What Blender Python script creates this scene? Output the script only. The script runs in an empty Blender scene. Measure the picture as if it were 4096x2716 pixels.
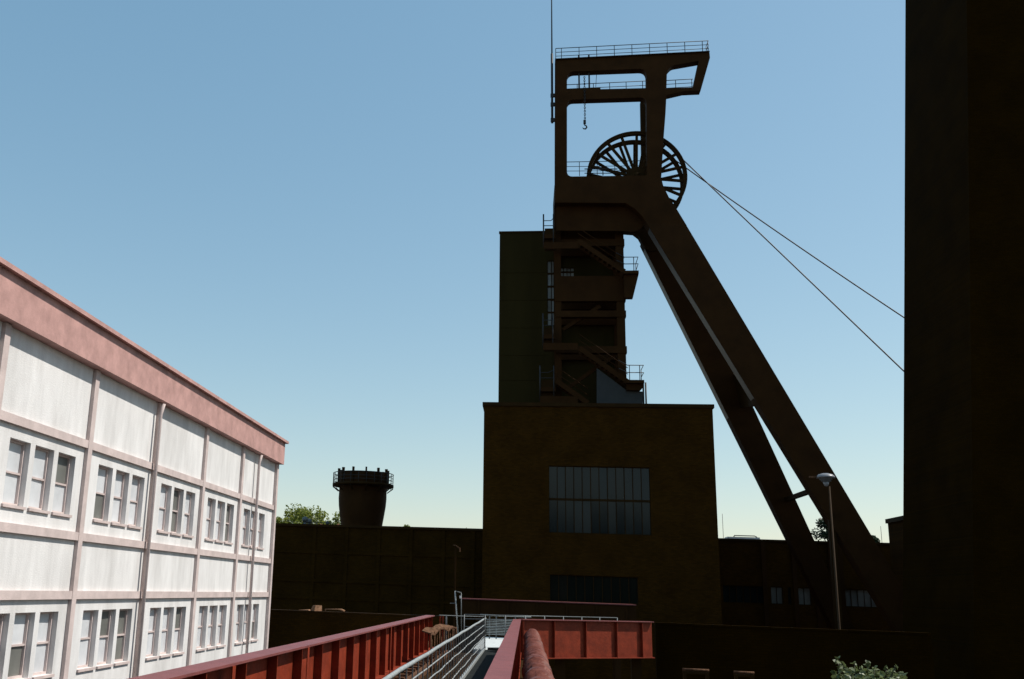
import bpy, bmesh, math, random
from mathutils import Vector, Matrix
from mathutils.geometry import tessellate_polygon
random.seed(7)
R = math.radians
scene = bpy.context.scene
COL = scene.collection

# ------------------------------------------------------------------ camera
W, H = 4096, 2716
CX, CY, F = 1565.0, 1358.0, 3982.0          # principal point and focal length in photo pixels (35 mm lens)
CAMZ = 7.0
bvec = Vector(((2103-CX)/F, (2375-CY)/F, 1)).normalized()      # walkway direction
up = Vector((0.0356, -1, 997.8/F)).normalized()               # world up in camera axes (x right, y down, z ahead)
fwd = (bvec - up*bvec.dot(up)).normalized()
right = fwd.cross(up)
CAM = Vector((0, 0, CAMZ))
def c2w(v): return Vector((right.dot(v), fwd.dot(v), up.dot(v)))
def ray(x, y): return c2w(Vector(((x-CX)/F, (y-CY)/F, 1)))
def P(x, y, D):                                               # point seen at a pixel, on the upright plane Y = D
    w = ray(x, y); return CAM + w*(D/w.y)
def PX(x, y, X):                                              # the same, on the plane X
    w = ray(x, y); return CAM + w*(X/w.x)

cam = bpy.data.cameras.new('camera'); camo = bpy.data.objects.new('camera', cam); COL.objects.link(camo)
cam.sensor_width = 36; cam.lens = F/W*36; cam.shift_x = 0.5-CX/W; cam.shift_y = (CY-H/2)/W
cam.clip_start = 0.05; cam.clip_end = 6000
ax, ay, az = c2w(Vector((1,0,0))), c2w(Vector((0,-1,0))), c2w(Vector((0,0,-1)))
camo.matrix_world = Matrix(((ax.x,ay.x,az.x,CAM.x),(ax.y,ay.y,az.y,CAM.y),(ax.z,ay.z,az.z,CAM.z),(0,0,0,1)))
scene.camera = camo

# ------------------------------------------------------------------ sky and sun
SUN_AZ, SUN_EL = R(80), R(53)
world = bpy.data.worlds.new('World'); scene.world = world; world.use_nodes = True
nt = world.node_tree; nt.nodes.clear()
sky = nt.nodes.new('ShaderNodeTexSky'); sky.sky_type = 'NISHITA'; sky.sun_disc = False
sky.sun_elevation = SUN_EL; sky.sun_rotation = SUN_AZ
sky.altitude = 0; sky.air_density = 1.2; sky.dust_density = 0.5; sky.ozone_density = 3.0
bg = nt.nodes.new('ShaderNodeBackground'); bg.inputs['Strength'].default_value = 0.14
wo = nt.nodes.new('ShaderNodeOutputWorld')
tint = nt.nodes.new('ShaderNodeMix'); tint.data_type = 'RGBA'; tint.blend_type = 'MULTIPLY'; tint.inputs['Factor'].default_value = 1.0
tint.inputs['B'].default_value = (0.99, 0.80, 0.60, 1)          # the film's colour response, the same over the whole sky
veil = nt.nodes.new('ShaderNodeMix'); veil.data_type = 'RGBA'; veil.blend_type = 'ADD'; veil.inputs['Factor'].default_value = 1.0
veil.inputs['B'].default_value = (0.21, 1.02, 1.78, 1)          # even summer haze, the same in every direction
nt.links.new(sky.outputs[0], tint.inputs['A']); nt.links.new(tint.outputs['Result'], veil.inputs['A']); nt.links.new(veil.outputs['Result'], bg.inputs[0]); nt.links.new(bg.outputs[0], wo.inputs[0])
sun = bpy.data.lights.new('sun', 'SUN'); suno = bpy.data.objects.new('sun', sun); COL.objects.link(suno)
sun.energy = 5.0; sun.angle = R(0.53); sun.color = (1.0, 0.95, 0.88)
S = Vector((math.sin(SUN_AZ)*math.cos(SUN_EL), math.cos(SUN_AZ)*math.cos(SUN_EL), math.sin(SUN_EL)))
suno.rotation_euler = S.to_track_quat('Z', 'Y').to_euler(); suno.location = S*150
scene.view_settings.view_transform = 'Standard'; scene.view_settings.look = 'None'
scene.view_settings.exposure = 0; scene.view_settings.gamma = 1

# ------------------------------------------------------------------ materials
def mat(name, col, rough=0.7, var=0.25, scale=3.0, bump=0.0, bscale=40.0, col2=None, metal=0.0, ior=1.45, detail=6, stretch=None, spec=0.5):
    m = bpy.data.materials.new(name); m.use_nodes = True
    n = m.node_tree.nodes; l = m.node_tree.links; b = n['Principled BSDF']
    b.inputs['Roughness'].default_value = rough; b.inputs['Metallic'].default_value = metal; b.inputs['IOR'].default_value = ior
    b.inputs['Specular IOR Level'].default_value = spec
    geo = n.new('ShaderNodeNewGeometry'); mp = n.new('ShaderNodeMapping')
    l.new(geo.outputs['Position'], mp.inputs['Vector'])
    if stretch: mp.inputs['Scale'].default_value = stretch
    t = n.new('ShaderNodeTexNoise'); t.inputs['Scale'].default_value = scale; t.inputs['Detail'].default_value = detail
    t.inputs['Roughness'].default_value = 0.65
    l.new(mp.outputs[0], t.inputs['Vector'])
    r = n.new('ShaderNodeValToRGB')
    c2 = col2 if col2 else tuple(c*(1+var) for c in col); c1 = tuple(c*(1-var) for c in col) if not col2 else col
    r.color_ramp.elements[0].position = 0.32; r.color_ramp.elements[1].position = 0.68
    r.color_ramp.elements[0].color = (*c1, 1); r.color_ramp.elements[1].color = (*c2, 1)
    l.new(t.outputs['Fac'], r.inputs[0]); l.new(r.outputs[0], b.inputs['Base Color'])
    if bump:
        t2 = n.new('ShaderNodeTexNoise'); t2.inputs['Scale'].default_value = bscale; t2.inputs['Detail'].default_value = 4
        l.new(geo.outputs['Position'], t2.inputs['Vector'])
        bp = n.new('ShaderNodeBump'); bp.inputs['Strength'].default_value = bump; bp.inputs['Distance'].default_value = 0.02
        l.new(t2.outputs['Fac'], bp.inputs['Height']); l.new(bp.outputs[0], b.inputs['Normal'])
    return m
def brick_mat(name, c1, c2, cm, scale=1.0, rough=0.85, rot=(R(90),0,0)):
    m = bpy.data.materials.new(name); m.use_nodes = True
    n = m.node_tree.nodes; l = m.node_tree.links; b = n['Principled BSDF']; b.inputs['Roughness'].default_value = rough
    b.inputs['Specular IOR Level'].default_value = 0.015
    geo = n.new('ShaderNodeNewGeometry'); mp = n.new('ShaderNodeMapping'); mp.inputs['Rotation'].default_value = rot
    l.new(geo.outputs['Position'], mp.inputs['Vector'])
    t = n.new('ShaderNodeTexBrick'); t.inputs['Scale'].default_value = scale
    t.inputs['Brick Width'].default_value = 0.26; t.inputs['Row Height'].default_value = 0.083; t.inputs['Mortar Size'].default_value = 0.008
    t.inputs['Color1'].default_value = (*c1,1); t.inputs['Color2'].default_value = (*c2,1); t.inputs['Mortar'].default_value = (*cm,1)
    l.new(mp.outputs[0], t.inputs['Vector'])
    no = n.new('ShaderNodeTexNoise'); no.inputs['Scale'].default_value = 0.6; no.inputs['Detail'].default_value = 8
    l.new(geo.outputs['Position'], no.inputs['Vector'])
    rp_ = n.new('ShaderNodeValToRGB'); rp_.color_ramp.elements[0].position = 0.3; rp_.color_ramp.elements[1].position = 0.75
    rp_.color_ramp.elements[0].color = (0.45,0.45,0.45,1); l.new(no.outputs['Fac'], rp_.inputs[0])
    mx = n.new('ShaderNodeMix'); mx.data_type = 'RGBA'; mx.blend_type = 'MULTIPLY'; mx.inputs['Factor'].default_value = 0.7
    l.new(t.outputs['Color'], mx.inputs['A']); l.new(rp_.outputs[0], mx.inputs['B']); l.new(mx.outputs['Result'], b.inputs['Base Color'])
    bp = n.new('ShaderNodeBump'); bp.inputs['Strength'].default_value = 0.5; bp.inputs['Distance'].default_value = 0.01
    l.new(t.outputs['Fac'], bp.inputs['Height']); bp.invert = True; l.new(bp.outputs[0], b.inputs['Normal'])
    return m
M = {}
M['brick'] = brick_mat('deep_brown_brick', (0.070,0.030,0.0045), (0.048,0.021,0.0035), (0.040,0.022,0.006))  # very dark brown tones, mottled at random
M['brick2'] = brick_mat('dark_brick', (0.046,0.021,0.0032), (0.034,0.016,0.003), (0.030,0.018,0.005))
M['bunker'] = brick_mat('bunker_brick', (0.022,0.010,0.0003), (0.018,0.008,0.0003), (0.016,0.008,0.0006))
M['steel'] = mat('brown_steel_paint', (0.038,0.016,0.0045), 0.7, 0.2, 0.8, 0.15, 30, spec=0.06)
M['steel2'] = mat('dull_steel_paint', (0.032,0.016,0.0045), 0.7, 0.2, 0.8, spec=0.06)
M['plate'] = mat('sky_sheen_grey', (0.065,0.055,0.055), 0.45, 0.5, 0.9, spec=0.3)  # paler grey that paints sky sheen onto the strut legs
M['clad'] = mat('dark_cladding', (0.028,0.020,0.005), 0.7, 0.2, 0.5, stretch=(1,1,0.15), spec=0.06)
M['blueclad'] = mat('blue_grey_sheet', (0.032,0.034,0.034), 0.5, 0.15, 2.0, spec=0.3)
M['red'] = mat('oxide_red_paint', (0.20,0.028,0.010), 0.6, 0.3, 3.5, 0.3, 25, spec=0.22)
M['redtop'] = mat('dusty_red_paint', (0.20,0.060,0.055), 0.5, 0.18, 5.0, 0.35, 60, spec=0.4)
M['rust'] = mat('rusted_steel', (0.05,0.022,0.010), 0.9, 0.3, 9.0, 0.8, 45, col2=(0.17,0.085,0.045), spec=0.2)
M['rustlit'] = mat('sunlit_rust', (0.16,0.075,0.038), 0.85, 0.3, 9.0, 0.8, 45, col2=(0.34,0.19,0.11), spec=0.2)  # brighter copy of the rust, sunlight put into its colour
M['pipe'] = mat('wrapped_pipe', (0.085,0.020,0.012), 0.5, 0.3, 5.0, 0.35, 22, col2=(0.19,0.062,0.042), spec=0.3)
M['galv'] = mat('galvanised_steel', (0.33,0.35,0.34), 0.55, 0.25, 8.0, metal=0.3)
M['galvdark'] = mat('aged_zinc', (0.12,0.13,0.13), 0.55, 0.15, 8.0, metal=0.3)
M['rail'] = mat('dark_rail_paint', (0.014,0.012,0.012), 0.6, 0.1, 3.0)
M['rope'] = mat('steel_rope', (0.03,0.03,0.035), 0.5, 0.1, 3.0)
M['glass'] = mat('window_glass', (0.010,0.013,0.013), 0.15, 0.2, 0.4, ior=1.5, spec=0.28)
M['glassdim'] = mat('dark_window_glass', (0.009,0.010,0.007), 0.15, 0.2, 0.4, spec=0.2)
M['glasslit'] = mat('skylit_glass', (0.15,0.15,0.135), 0.3, 0.25, 1.0, ior=1.5)  # grey base paints the sky's brightness into the panes
M['deck'] = mat('asphalt_deck', (0.016,0.018,0.017), 0.85, 0.25, 12.0, 0.4, 120, spec=0.1)
M['concrete'] = mat('pale_concrete', (0.52,0.54,0.52), 0.85, 0.15, 3.0, 0.3, 40)
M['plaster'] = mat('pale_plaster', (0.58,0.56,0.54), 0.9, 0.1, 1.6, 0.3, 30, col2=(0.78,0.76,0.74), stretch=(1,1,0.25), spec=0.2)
M['framepaint'] = mat('whitened_frame_paint', (0.56,0.46,0.43), 0.7, 0.15, 2.0, 0.2, 30, spec=0.2)  # paint whitened to stand in for washed-out light
M['cornice'] = mat('whitened_red_cornice', (0.46,0.27,0.24), 0.7, 0.2, 2.0, 0.2, 30, spec=0.2)  # red paled as if washed out by strong light
M['whitepane'] = mat('whitened_panes', (0.60,0.61,0.62), 0.2, 0.12, 1.5, spec=0.5)  # panes whitened to imitate washed-out light, no blinds modelled
M['ground'] = mat('asphalt_ground', (0.05,0.048,0.042), 0.9, 0.3, 0.3, 0.3, 12)
M['white'] = mat('white_paint', (0.75,0.74,0.72), 0.5, 0.06, 3.0)
M['lampgrey'] = mat('lamp_aluminium', (0.20,0.20,0.21), 0.4, 0.1, 8.0)
M['lampglass'] = mat('lamp_diffuser', (0.08,0.085,0.09), 0.3, 0.1, 8.0)
M['pole'] = mat('lamp_pole_paint', (0.035,0.019,0.008), 0.7, 0.2, 4.0, spec=0.1)
M['orange'] = mat('orange_paint', (0.75,0.22,0.09), 0.6, 0.1, 4.0)
M['bark'] = mat('bark', (0.06,0.05,0.04), 0.9, 0.3, 8.0)
def leaf_mat(name, col, trans):
    m = bpy.data.materials.new(name); m.use_nodes = True
    n = m.node_tree.nodes; l = m.node_tree.links; b = n['Principled BSDF']; b.inputs['Roughness'].default_value = 0.5
    geo = n.new('ShaderNodeNewGeometry'); t = n.new('ShaderNodeTexNoise'); t.inputs['Scale'].default_value = 1.7; t.inputs['Detail'].default_value = 3
    l.new(geo.outputs['Position'], t.inputs['Vector'])
    r = n.new('ShaderNodeValToRGB'); r.color_ramp.elements[0].position = 0.35; r.color_ramp.elements[1].position = 0.65
    r.color_ramp.elements[0].color = (*[c*0.75 for c in col],1); r.color_ramp.elements[1].color = (*[c*1.3 for c in col],1)
    l.new(t.outputs['Fac'], r.inputs[0]); l.new(r.outputs[0], b.inputs['Base Color'])
    tr = n.new('ShaderNodeBsdfTranslucent'); l.new(r.outputs[0], tr.inputs[0])
    mx = n.new('ShaderNodeMixShader'); mx.inputs[0].default_value = trans
    l.new(b.outputs[0], mx.inputs[1]); l.new(tr.outputs[0], mx.inputs[2]); l.new(mx.outputs[0], n['Material Output'].inputs[0])
    return m
M['leaf'] = leaf_mat('tree_leaves', (0.19,0.215,0.035), 0.5)
M['leafdark'] = leaf_mat('dark_tree_leaves', (0.03,0.05,0.02), 0.3)
M['leafbush'] = leaf_mat('sapling_leaves', (0.12,0.15,0.055), 0.3)

# ------------------------------------------------------------------ helpers
ROOT = {}
def rootloc(parent):
    return ROOT[parent.name] if parent else Vector((0,0,0))
def thing(name, label, cat, loc, group=None):
    o = bpy.data.objects.new(name, None); COL.objects.link(o); o.location = loc; o.empty_display_size = 0.3
    o['label'] = label; o['category'] = cat
    if group: o['group'] = group
    ROOT[o.name] = Vector(loc); return o
def tag(o, label, cat, group=None):
    o['label'] = label; o['category'] = cat
    if group: o['group'] = group
    return o
def mesh_obj(name, verts, faces, m, parent=None, smooth=False, label=None):
    off = rootloc(parent)
    me = bpy.data.meshes.new(name); me.from_pydata([tuple(Vector(v)-off) for v in verts], [], faces); me.update()
    bm = bmesh.new(); bm.from_mesh(me); bmesh.ops.recalc_face_normals(bm, faces=bm.faces); bm.to_mesh(me); bm.free()
    if smooth:
        for p in me.polygons: p.use_smooth = True
    me.materials.append(M[m] if isinstance(m, str) else m)
    o = bpy.data.objects.new(name, me); COL.objects.link(o)
    if parent:
        o.parent = parent; ROOT[o.name] = off
    else:
        ROOT[o.name] = Vector((0,0,0))
    if label: o['label'] = label
    return o
def structure(o): o['kind'] = 'structure'; return o
def copy_at(o, d, parent=None):
    c = o.copy(); COL.objects.link(c); c.location = o.location + Vector(d); c.parent = parent or o.parent
    ROOT[c.name] = ROOT[o.name]; return c
BOXF = [(0,1,2,3),(4,7,6,5),(0,4,5,1),(1,5,6,2),(2,6,7,3),(3,7,4,0)]
def box(name, x0,x1,y0,y1,z0,z1, m, parent=None, **k):
    v = [(x0,y0,z0),(x1,y0,z0),(x1,y1,z0),(x0,y1,z0),(x0,y0,z1),(x1,y0,z1),(x1,y1,z1),(x0,y1,z1)]
    return mesh_obj(name, v, BOXF, m, parent, **k)
def boxes(name, L, m, parent=None, **k):
    V=[]; Fc=[]
    for (x0,x1,y0,y1,z0,z1) in L:
        n=len(V); V+=[(x0,y0,z0),(x1,y0,z0),(x1,y1,z0),(x0,y1,z0),(x0,y0,z1),(x1,y0,z1),(x1,y1,z1),(x0,y1,z1)]
        Fc+=[tuple(i+n for i in f) for f in BOXF]
    return mesh_obj(name, V, Fc, m, parent, **k)
def hexa(name, a, b, m, parent=None, **k):                      # a, b: four corners of each end
    return mesh_obj(name, list(a)+list(b), BOXF, m, parent, **k)
def beam(name, p, q, w, h, m, parent=None, **k):                # rectangular bar between two points
    p=Vector(p); q=Vector(q); d=(q-p).normalized(); s=d.cross(Vector((0,0,1)))
    if s.length<1e-3: s=Vector((1,0,0))
    s.normalize(); u=s.cross(d).normalized()
    def ring(c): return [c-s*w/2-u*h/2, c+s*w/2-u*h/2, c+s*w/2+u*h/2, c-s*w/2+u*h/2]
    return hexa(name, ring(p), ring(q), m, parent, **k)
def tube_data(pts, r, n=8, cap=True):
    pts=[Vector(p) for p in pts]; V=[]; Fc=[]; prev=None
    rr = r if isinstance(r,(list,tuple)) else [r]*len(pts)
    for i,p in enumerate(pts):
        if i==0: d=pts[1]-p
        elif i==len(pts)-1: d=p-pts[i-1]
        else: d=(pts[i+1]-p).normalized()+(p-pts[i-1]).normalized()
        d.normalize()
        if prev is None:
            s=d.cross(Vector((0,0,1)))
            if s.length<1e-2: s=d.cross(Vector((1,0,0)))
        else: s=prev-d*prev.dot(d)
        s.normalize(); prev=s; u=d.cross(s)
        for k in range(n):
            a=2*math.pi*k/n; V.append(p+(s*math.cos(a)+u*math.sin(a))*rr[i])
    for i in range(len(pts)-1):
        for k in range(n):
            a=i*n+k; b=i*n+(k+1)%n; Fc.append((a,b,b+n,a+n))
    if cap: Fc.append(tuple(range(n-1,-1,-1))); Fc.append(tuple(len(V)-n+k for k in range(n)))
    return V,Fc
def tube(name, pts, r, m, parent=None, n=8, **k):
    V,Fc=tube_data(pts,r,n); return mesh_obj(name,V,Fc,m,parent,smooth=True,**k)
def tubes(name, L, m, parent=None, n=6, **k):
    V=[];Fc=[]
    for pts,r in L:
        v,f=tube_data(pts,r,n); o=len(V); V+=v; Fc+=[tuple(i+o for i in q) for q in f]
    return mesh_obj(name,V,Fc,m,parent,smooth=True,**k)
def lathe(name, c, prof, m, parent=None, n=48, smooth=True, **k): # prof: (radius, z)
    V=[];Fc=[]
    for r,z in prof:
        for i in range(n):
            a=2*math.pi*i/n; V.append((c[0]+r*math.cos(a), c[1]+r*math.sin(a), z))
    for j in range(len(prof)-1):
        for i in range(n):
            a=j*n+i;b=j*n+(i+1)%n; Fc.append((a,b,b+n,a+n))
    Fc.append(tuple(range(n))); Fc.append(tuple((len(prof)-1)*n+i for i in range(n)))
    o=mesh_obj(name,V,Fc,m,parent,smooth=smooth,**k)
    return o
def rounded(pts, rad, n=6):
    out=[]
    N=len(pts)
    for i in range(N):
        r=rad[i] if isinstance(rad,(list,tuple)) else rad
        p=Vector(pts[i]); a=Vector(pts[i-1]); b=Vector(pts[(i+1)%N])
        if r<=0: out.append(tuple(p)); continue
        da=(a-p); db=(b-p); r=min(r, da.length*0.48, db.length*0.48); A=p+da.normalized()*r; B=p+db.normalized()*r
        for k in range(n+1):
            t=k/n; q=A*(1-t)**2+p*2*t*(1-t)+B*t*t; out.append(tuple(q))
    return out
def prism(name, outer, holes, fn, t, m, parent=None, **k):       # fn(u,v,w) -> world; extruded w = 0..t
    loops=[outer]+holes; V=[]; Fc=[]
    flat=[q for lp in loops for q in lp]; n=len(flat)
    for w in (0,t):
        V+=[fn(q[0],q[1],w) for q in flat]
    tri=tessellate_polygon([[Vector((q[0],q[1],0)) for q in lp] for lp in loops])
    for a,b,c in tri: Fc.append((a,b,c)); Fc.append((a+n,c+n,b+n))
    o=0
    for lp in loops:
        L=len(lp)
        for i in range(L):
            a=o+i;b=o+(i+1)%L; Fc.append((a,b,b+n,a+n))
        o+=L
    return mesh_obj(name,V,Fc,m,parent,**k)
def traced(name, outer, holes, D, t, m, parent=None, **k):       # outline on the upright plane Y = D, extruded away in +Y
    def cv(lp):
        return [(P(x,y,D).x, P(x,y,D).z) for x,y in lp]
    return prism(name, cv(outer), [cv(h) for h in holes], lambda u,v,w: (u,D+w,v), t, m, parent, **k)
def railing(parent, pts, h, r, levels, post_pts, m='rail', post_r=None):
    """handrail tubes along pts (deck-level points), posts at post_pts"""
    for i,l in enumerate(levels):
        tube('handrail' if i==0 else 'knee_rail', [Vector(p)+Vector((0,0,h*l)) for p in pts], r if i==0 else r*0.75, m, parent, n=6)
    for p in post_pts:
        p=Vector(p); tube('post',[p,p+Vector((0,0,h))], post_r or r, m, parent, n=6)

# ------------------------------------------------------------------ ground
g = mesh_obj('ground', [(-2500,-1500,0),(2500,-1500,0),(2500,3500,0),(-2500,3500,0)], [(0,1,2,3)], 'ground'); structure(g)

# ------------------------------------------------------------------ brick hall: tall block
def glazed_wall(parent, wallname, x0,x1,z0,z1, D, t, openings, wm, inset=0.18):
    """wall on plane Y=D with window openings: (x0,x1,z0,z1,cols,rows,pane material)"""
    prism(wallname, [(x0,z0),(x1,z0),(x1,z1),(x0,z1)], [[(a,c),(b,c),(b,d),(a,d)] for a,b,c,d,_,_,_ in openings], lambda u,v,w:(u,D+w,v), t, wm, parent)
    for a,b,c,d,cols,rows,gm in openings:
        fr=[]; bw=0.05
        for i in range(cols+1):
            x=a+(b-a)*i/cols; fr.append((x-bw/2,x+bw/2,D+inset-0.05,D+inset+0.05,c,d))
        w=boxes('window', fr, 'steel2', parent)
        for j in range(rows+1):
            z=c+(d-c)*j/rows; hw=0.07 if 0<j<rows else 0.05
            box('transom', a,b,D+inset-0.06,D+inset+0.06,z-hw,z+hw,'steel2',w)
        cache={}
        for i in range(cols):
            for j in range(rows):
                xa=a+(b-a)*i/cols; xb=a+(b-a)*(i+1)/cols; za=c+(d-c)*j/rows; zb=c+(d-c)*(j+1)/rows
                e1=random.uniform(-0.02,0.02); e2=random.uniform(-0.03,0.03)
                y=D+inset
                v=[(xa,y+e1,za),(xb,y-e1,za),(xb,y-e1+e2,zb),(xa,y+e1+e2,zb)]
                v+= [(p[0],p[1]+0.012,p[2]) for p in v]
                mesh_obj('pane', v, [(0,1,2,3),(4,7,6,5),(0,4,5,1),(1,5,6,2),(2,6,7,3),(3,7,4,0)], gm[j] if isinstance(gm,tuple) else gm, w)
DB=65.0
xl=P(1933,1900,DB).x; xr=P(2862,1900,DB).x; zt=P(2390,1628,DB).z
blk=thing('brick_block','tall dark brick block with a big mullioned window, below the headframe','building',((xl+xr)/2,DB,0))
a=P(2196,2000,DB).x; b=P(2602,2000,DB).x
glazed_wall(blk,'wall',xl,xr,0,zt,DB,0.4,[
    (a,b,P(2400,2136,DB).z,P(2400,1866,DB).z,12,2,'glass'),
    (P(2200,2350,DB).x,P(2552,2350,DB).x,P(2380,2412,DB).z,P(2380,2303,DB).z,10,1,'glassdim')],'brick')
# interior behind the glazing, side and rear walls, roof
boxes('wall',[(xl,xl+0.4,DB+0.4,DB+15,0,zt),(xr-0.4,xr,DB+0.4,DB+15,0,zt),(xl+0.4,xr-0.4,DB+14.6,DB+15,0,zt)],'brick',blk)
box('roof',xl+0.4,xr-0.4,DB+0.4,DB+14.6,zt-0.6,zt-0.3,'steel2',blk)
box('floor',xl+0.4,xr-0.4,DB+0.4,DB+14.6,P(2400,2230,DB).z-0.2,P(2400,2230,DB).z,'steel2',blk)
cap=zt+0.12
boxes('coping',[(xl-0.1,xr+0.1,DB-0.1,DB+0.5,zt+0.003,cap+0.12),(xl-0.1,xl+0.5,DB+0.5,DB+15,zt+0.003,cap+0.12),(xr-0.5,xr+0.1,DB+0.5,DB+15,zt+0.003,cap+0.12)],'steel2',blk)

# left wing
DL=66.5
zl=P(1530,2114,DL).z
wing=thing('brick_wing','long low dark brick hall with a flat roof, under the flared tank','building',(P(1400,2200,DL).x,DL,0))
x0=-60; x1=xl-0.003
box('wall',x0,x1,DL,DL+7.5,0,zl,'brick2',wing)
box('coping',x0,x1,DL-0.12,DL+0.4,zl+0.003,zl+0.16,'steel2',wing)
for px in (1250,1380,1510,1640,1770,1890):
    x=P(px,2300,DL).x; box('pilaster',x-0.12,x+0.12,DL-0.08,DL-0.003,0,zl,'brick2',wing)
for py in (2215,2330,2400):
    z=P(1500,py,DL).z; box('frame_beam',x0,x1,DL-0.07,DL-0.004,z-0.1,z+0.1,'brick2',wing)

# right wing, behind the strut legs
DR=80.0
zr=P(3190,2170,DR).z
rw=thing('brick_wing','low dark brick hall with a ribbon of tall windows, behind the leaning strut legs','building',(P(3200,2200,DR).x,DR,0))
xa=xr-1; xb=P(3800,2200,DR).x
wz0=P(3200,2420,DR).z; wz1=P(3200,2350,DR).z
op=[]
for (pa,pb,cols,gm) in ((2893,3058,6,'glass'),(3085,3132,2,'glasslit'),(3152,3166,1,'glass'),(3192,3244,2,'glasslit'),(3296,3320,1,'glasslit'),(3343,3360,1,'glasslit'),(3379,3512,5,'glasslit')):
    op.append((P(pa,2380,DR).x,P(pb,2380,DR).x,wz0,wz1,cols,1,gm))
glazed_wall(rw,'wall',xa,xb,0,zr,DR,0.4,op,'brick')
boxes('wall',[(xa,xb,DR+12,DR+12.4,0,zr),(xb-0.4,xb,DR+0.4,DR+12,0,zr)],'brick',rw)
box('roof',xa,xb-0.4,DR+0.4,DR+12,zr-0.5,zr-0.25,'steel2',rw)
box('coping',xa,xb,DR-0.12,DR+0.5,zr+0.003,zr+0.16,'steel2',rw)
for px in (3060,3182,3270,3330,3369):
    x=P(px,2350,DR).x; box('pilaster',x-0.16,x+0.16,DR-0.1,DR-0.003,0,zr,'steel',rw)

# stepped annex at the far right
DA=75.0
p0=P(3551,2094,DA); 
an=thing('brick_annex','dark brick annex between the ribbon-window hall and the bunker tower','building',(p0.x+5,DA,0))
box('wall',p0.x,p0.x+14,DA-14,DA,0,p0.z,'brick',an)
box('coping',p0.x-0.12,p0.x+14,DA-14.1,DA+0.1,p0.z+0.003,p0.z+0.3,'steel2',an)

# ------------------------------------------------------------------ dark tower on the right
DT0,DT1=45.0,53.0
tb=P(3612,2300,DT1); tt=P(3622,-60,DT1)
Xb,Xt=tb.x,tt.x; ztop=tt.z
Xb0=Xb-(Xt-Xb)/(tt.z-tb.z)*tb.z
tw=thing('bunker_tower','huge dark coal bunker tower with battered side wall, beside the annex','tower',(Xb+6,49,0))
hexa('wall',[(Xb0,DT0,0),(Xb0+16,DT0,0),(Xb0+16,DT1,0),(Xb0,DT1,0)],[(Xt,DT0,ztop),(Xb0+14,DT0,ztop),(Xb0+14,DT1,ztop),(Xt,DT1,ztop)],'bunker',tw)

# ------------------------------------------------------------------ clad tower behind the shaft frame
DC=73.0
c0=P(1996,1300,DC).x; c1=P(2480,1300,DC).x; cz=P(2080,931,DC).z
ct=thing('clad_tower','tall windowed dark clad tower standing on the brick block behind the shaft frame','tower',(c0+4,DC+3,zt-0.3))
sw0=P(2190,1200,DC).x; sw1=P(2221,1200,DC).x
z_a=P(2205,1302,DC).z; z_b=P(2205,1042,DC).z
w2=(P(2240,1080,DC).x,P(2296,1080,DC).x,P(2268,1106,DC).z,P(2268,1070,DC).z)
glazed_wall(ct,'wall',c0,c1,zt-0.3,cz,DC,0.25,[(sw0,sw1,z_a,z_b,2,5,'glasslit'),(*w2,4,2,'glasslit')],'clad',inset=0.1)
boxes('wall',[(c0,c0+0.25,DC+0.25,DC+6,zt-0.3,cz),(c1-0.25,c1,DC+0.25,DC+6,zt-0.3,cz),(c0+0.25,c1-0.25,DC+5.75,DC+6,zt-0.3,cz)],'clad',ct)
box('roof',c0+0.25,c1-0.25,DC+0.25,DC+5.75,cz-0.4,cz-0.1,'clad',ct)
box('coping',c0-0.06,c1+0.06,DC-0.06,DC+0.3,cz+0.003,cz+0.12,'steel2',ct)
for py in (1090,1200,1310,1420,1520):
    z=P(2060,py,DC).z; box('panel_joint',c0,sw0-0.1,DC-0.025,DC-0.003,z-0.03,z+0.03,'clad',ct)

# ------------------------------------------------------------------ headframe
DH=69.0; DK=73.6
hf=thing('headframe','tall brown steel mine headframe with leaning strut legs and railed top platform','headframe',(P(2240,1600,DH).x,DH,0))
T=0.7
outer=[(2220,239),(2838,209),(2840,231),(2803,361),(2734,364),(2666,380),(2662,457),(2654,559),(2648,660),(2645,712),(2653,742),(2674,786),(2708,838),(2747,902),(2595,908),(2572,868),(2540,835),(2503,812),(2219,810)]
h1=rounded([(2268,286),(2586,274),(2586,352),(2268,360)],[30,30,0,0])
h2=rounded([(2268,399),(2586,389),(2588,702),(2268,706)],[26,26,8,22])
h3=rounded([(2668,283),(2688,262),(2795,243),(2772,349),(2666,353)],[14,10,0,0,0])
traced('main_frame',outer,[h1,h2,h3],DH,T,'steel',hf)
# stiffening edge strip along the top platform
def bx_px(name,xa,ya,xb,yb,D,t,m,parent,**k):
    a=P(xa,yb,D); b=P(xb,ya,D); return box(name,min(a.x,b.x),max(a.x,b.x),D,D+t,min(a.z,b.z),max(a.z,b.z),m,parent,**k)
pa=P(2220,240,DH); pb=P(2838,209,DH)
# top platform deck (thin, a little proud of the frame)
hexa('top_deck',[(pa.x,DH-0.12,pa.z),(pb.x,DH-0.12,pb.z),(pb.x,DH+T+0.1,pb.z),(pa.x,DH+T+0.1,pa.z)],
     [(pa.x,DH-0.12,pa.z+0.06),(pb.x,DH-0.12,pb.z+0.06),(pb.x,DH+T+0.1,pb.z+0.06),(pa.x,DH+T+0.1,pa.z+0.06)],'steel2',hf)
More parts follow.
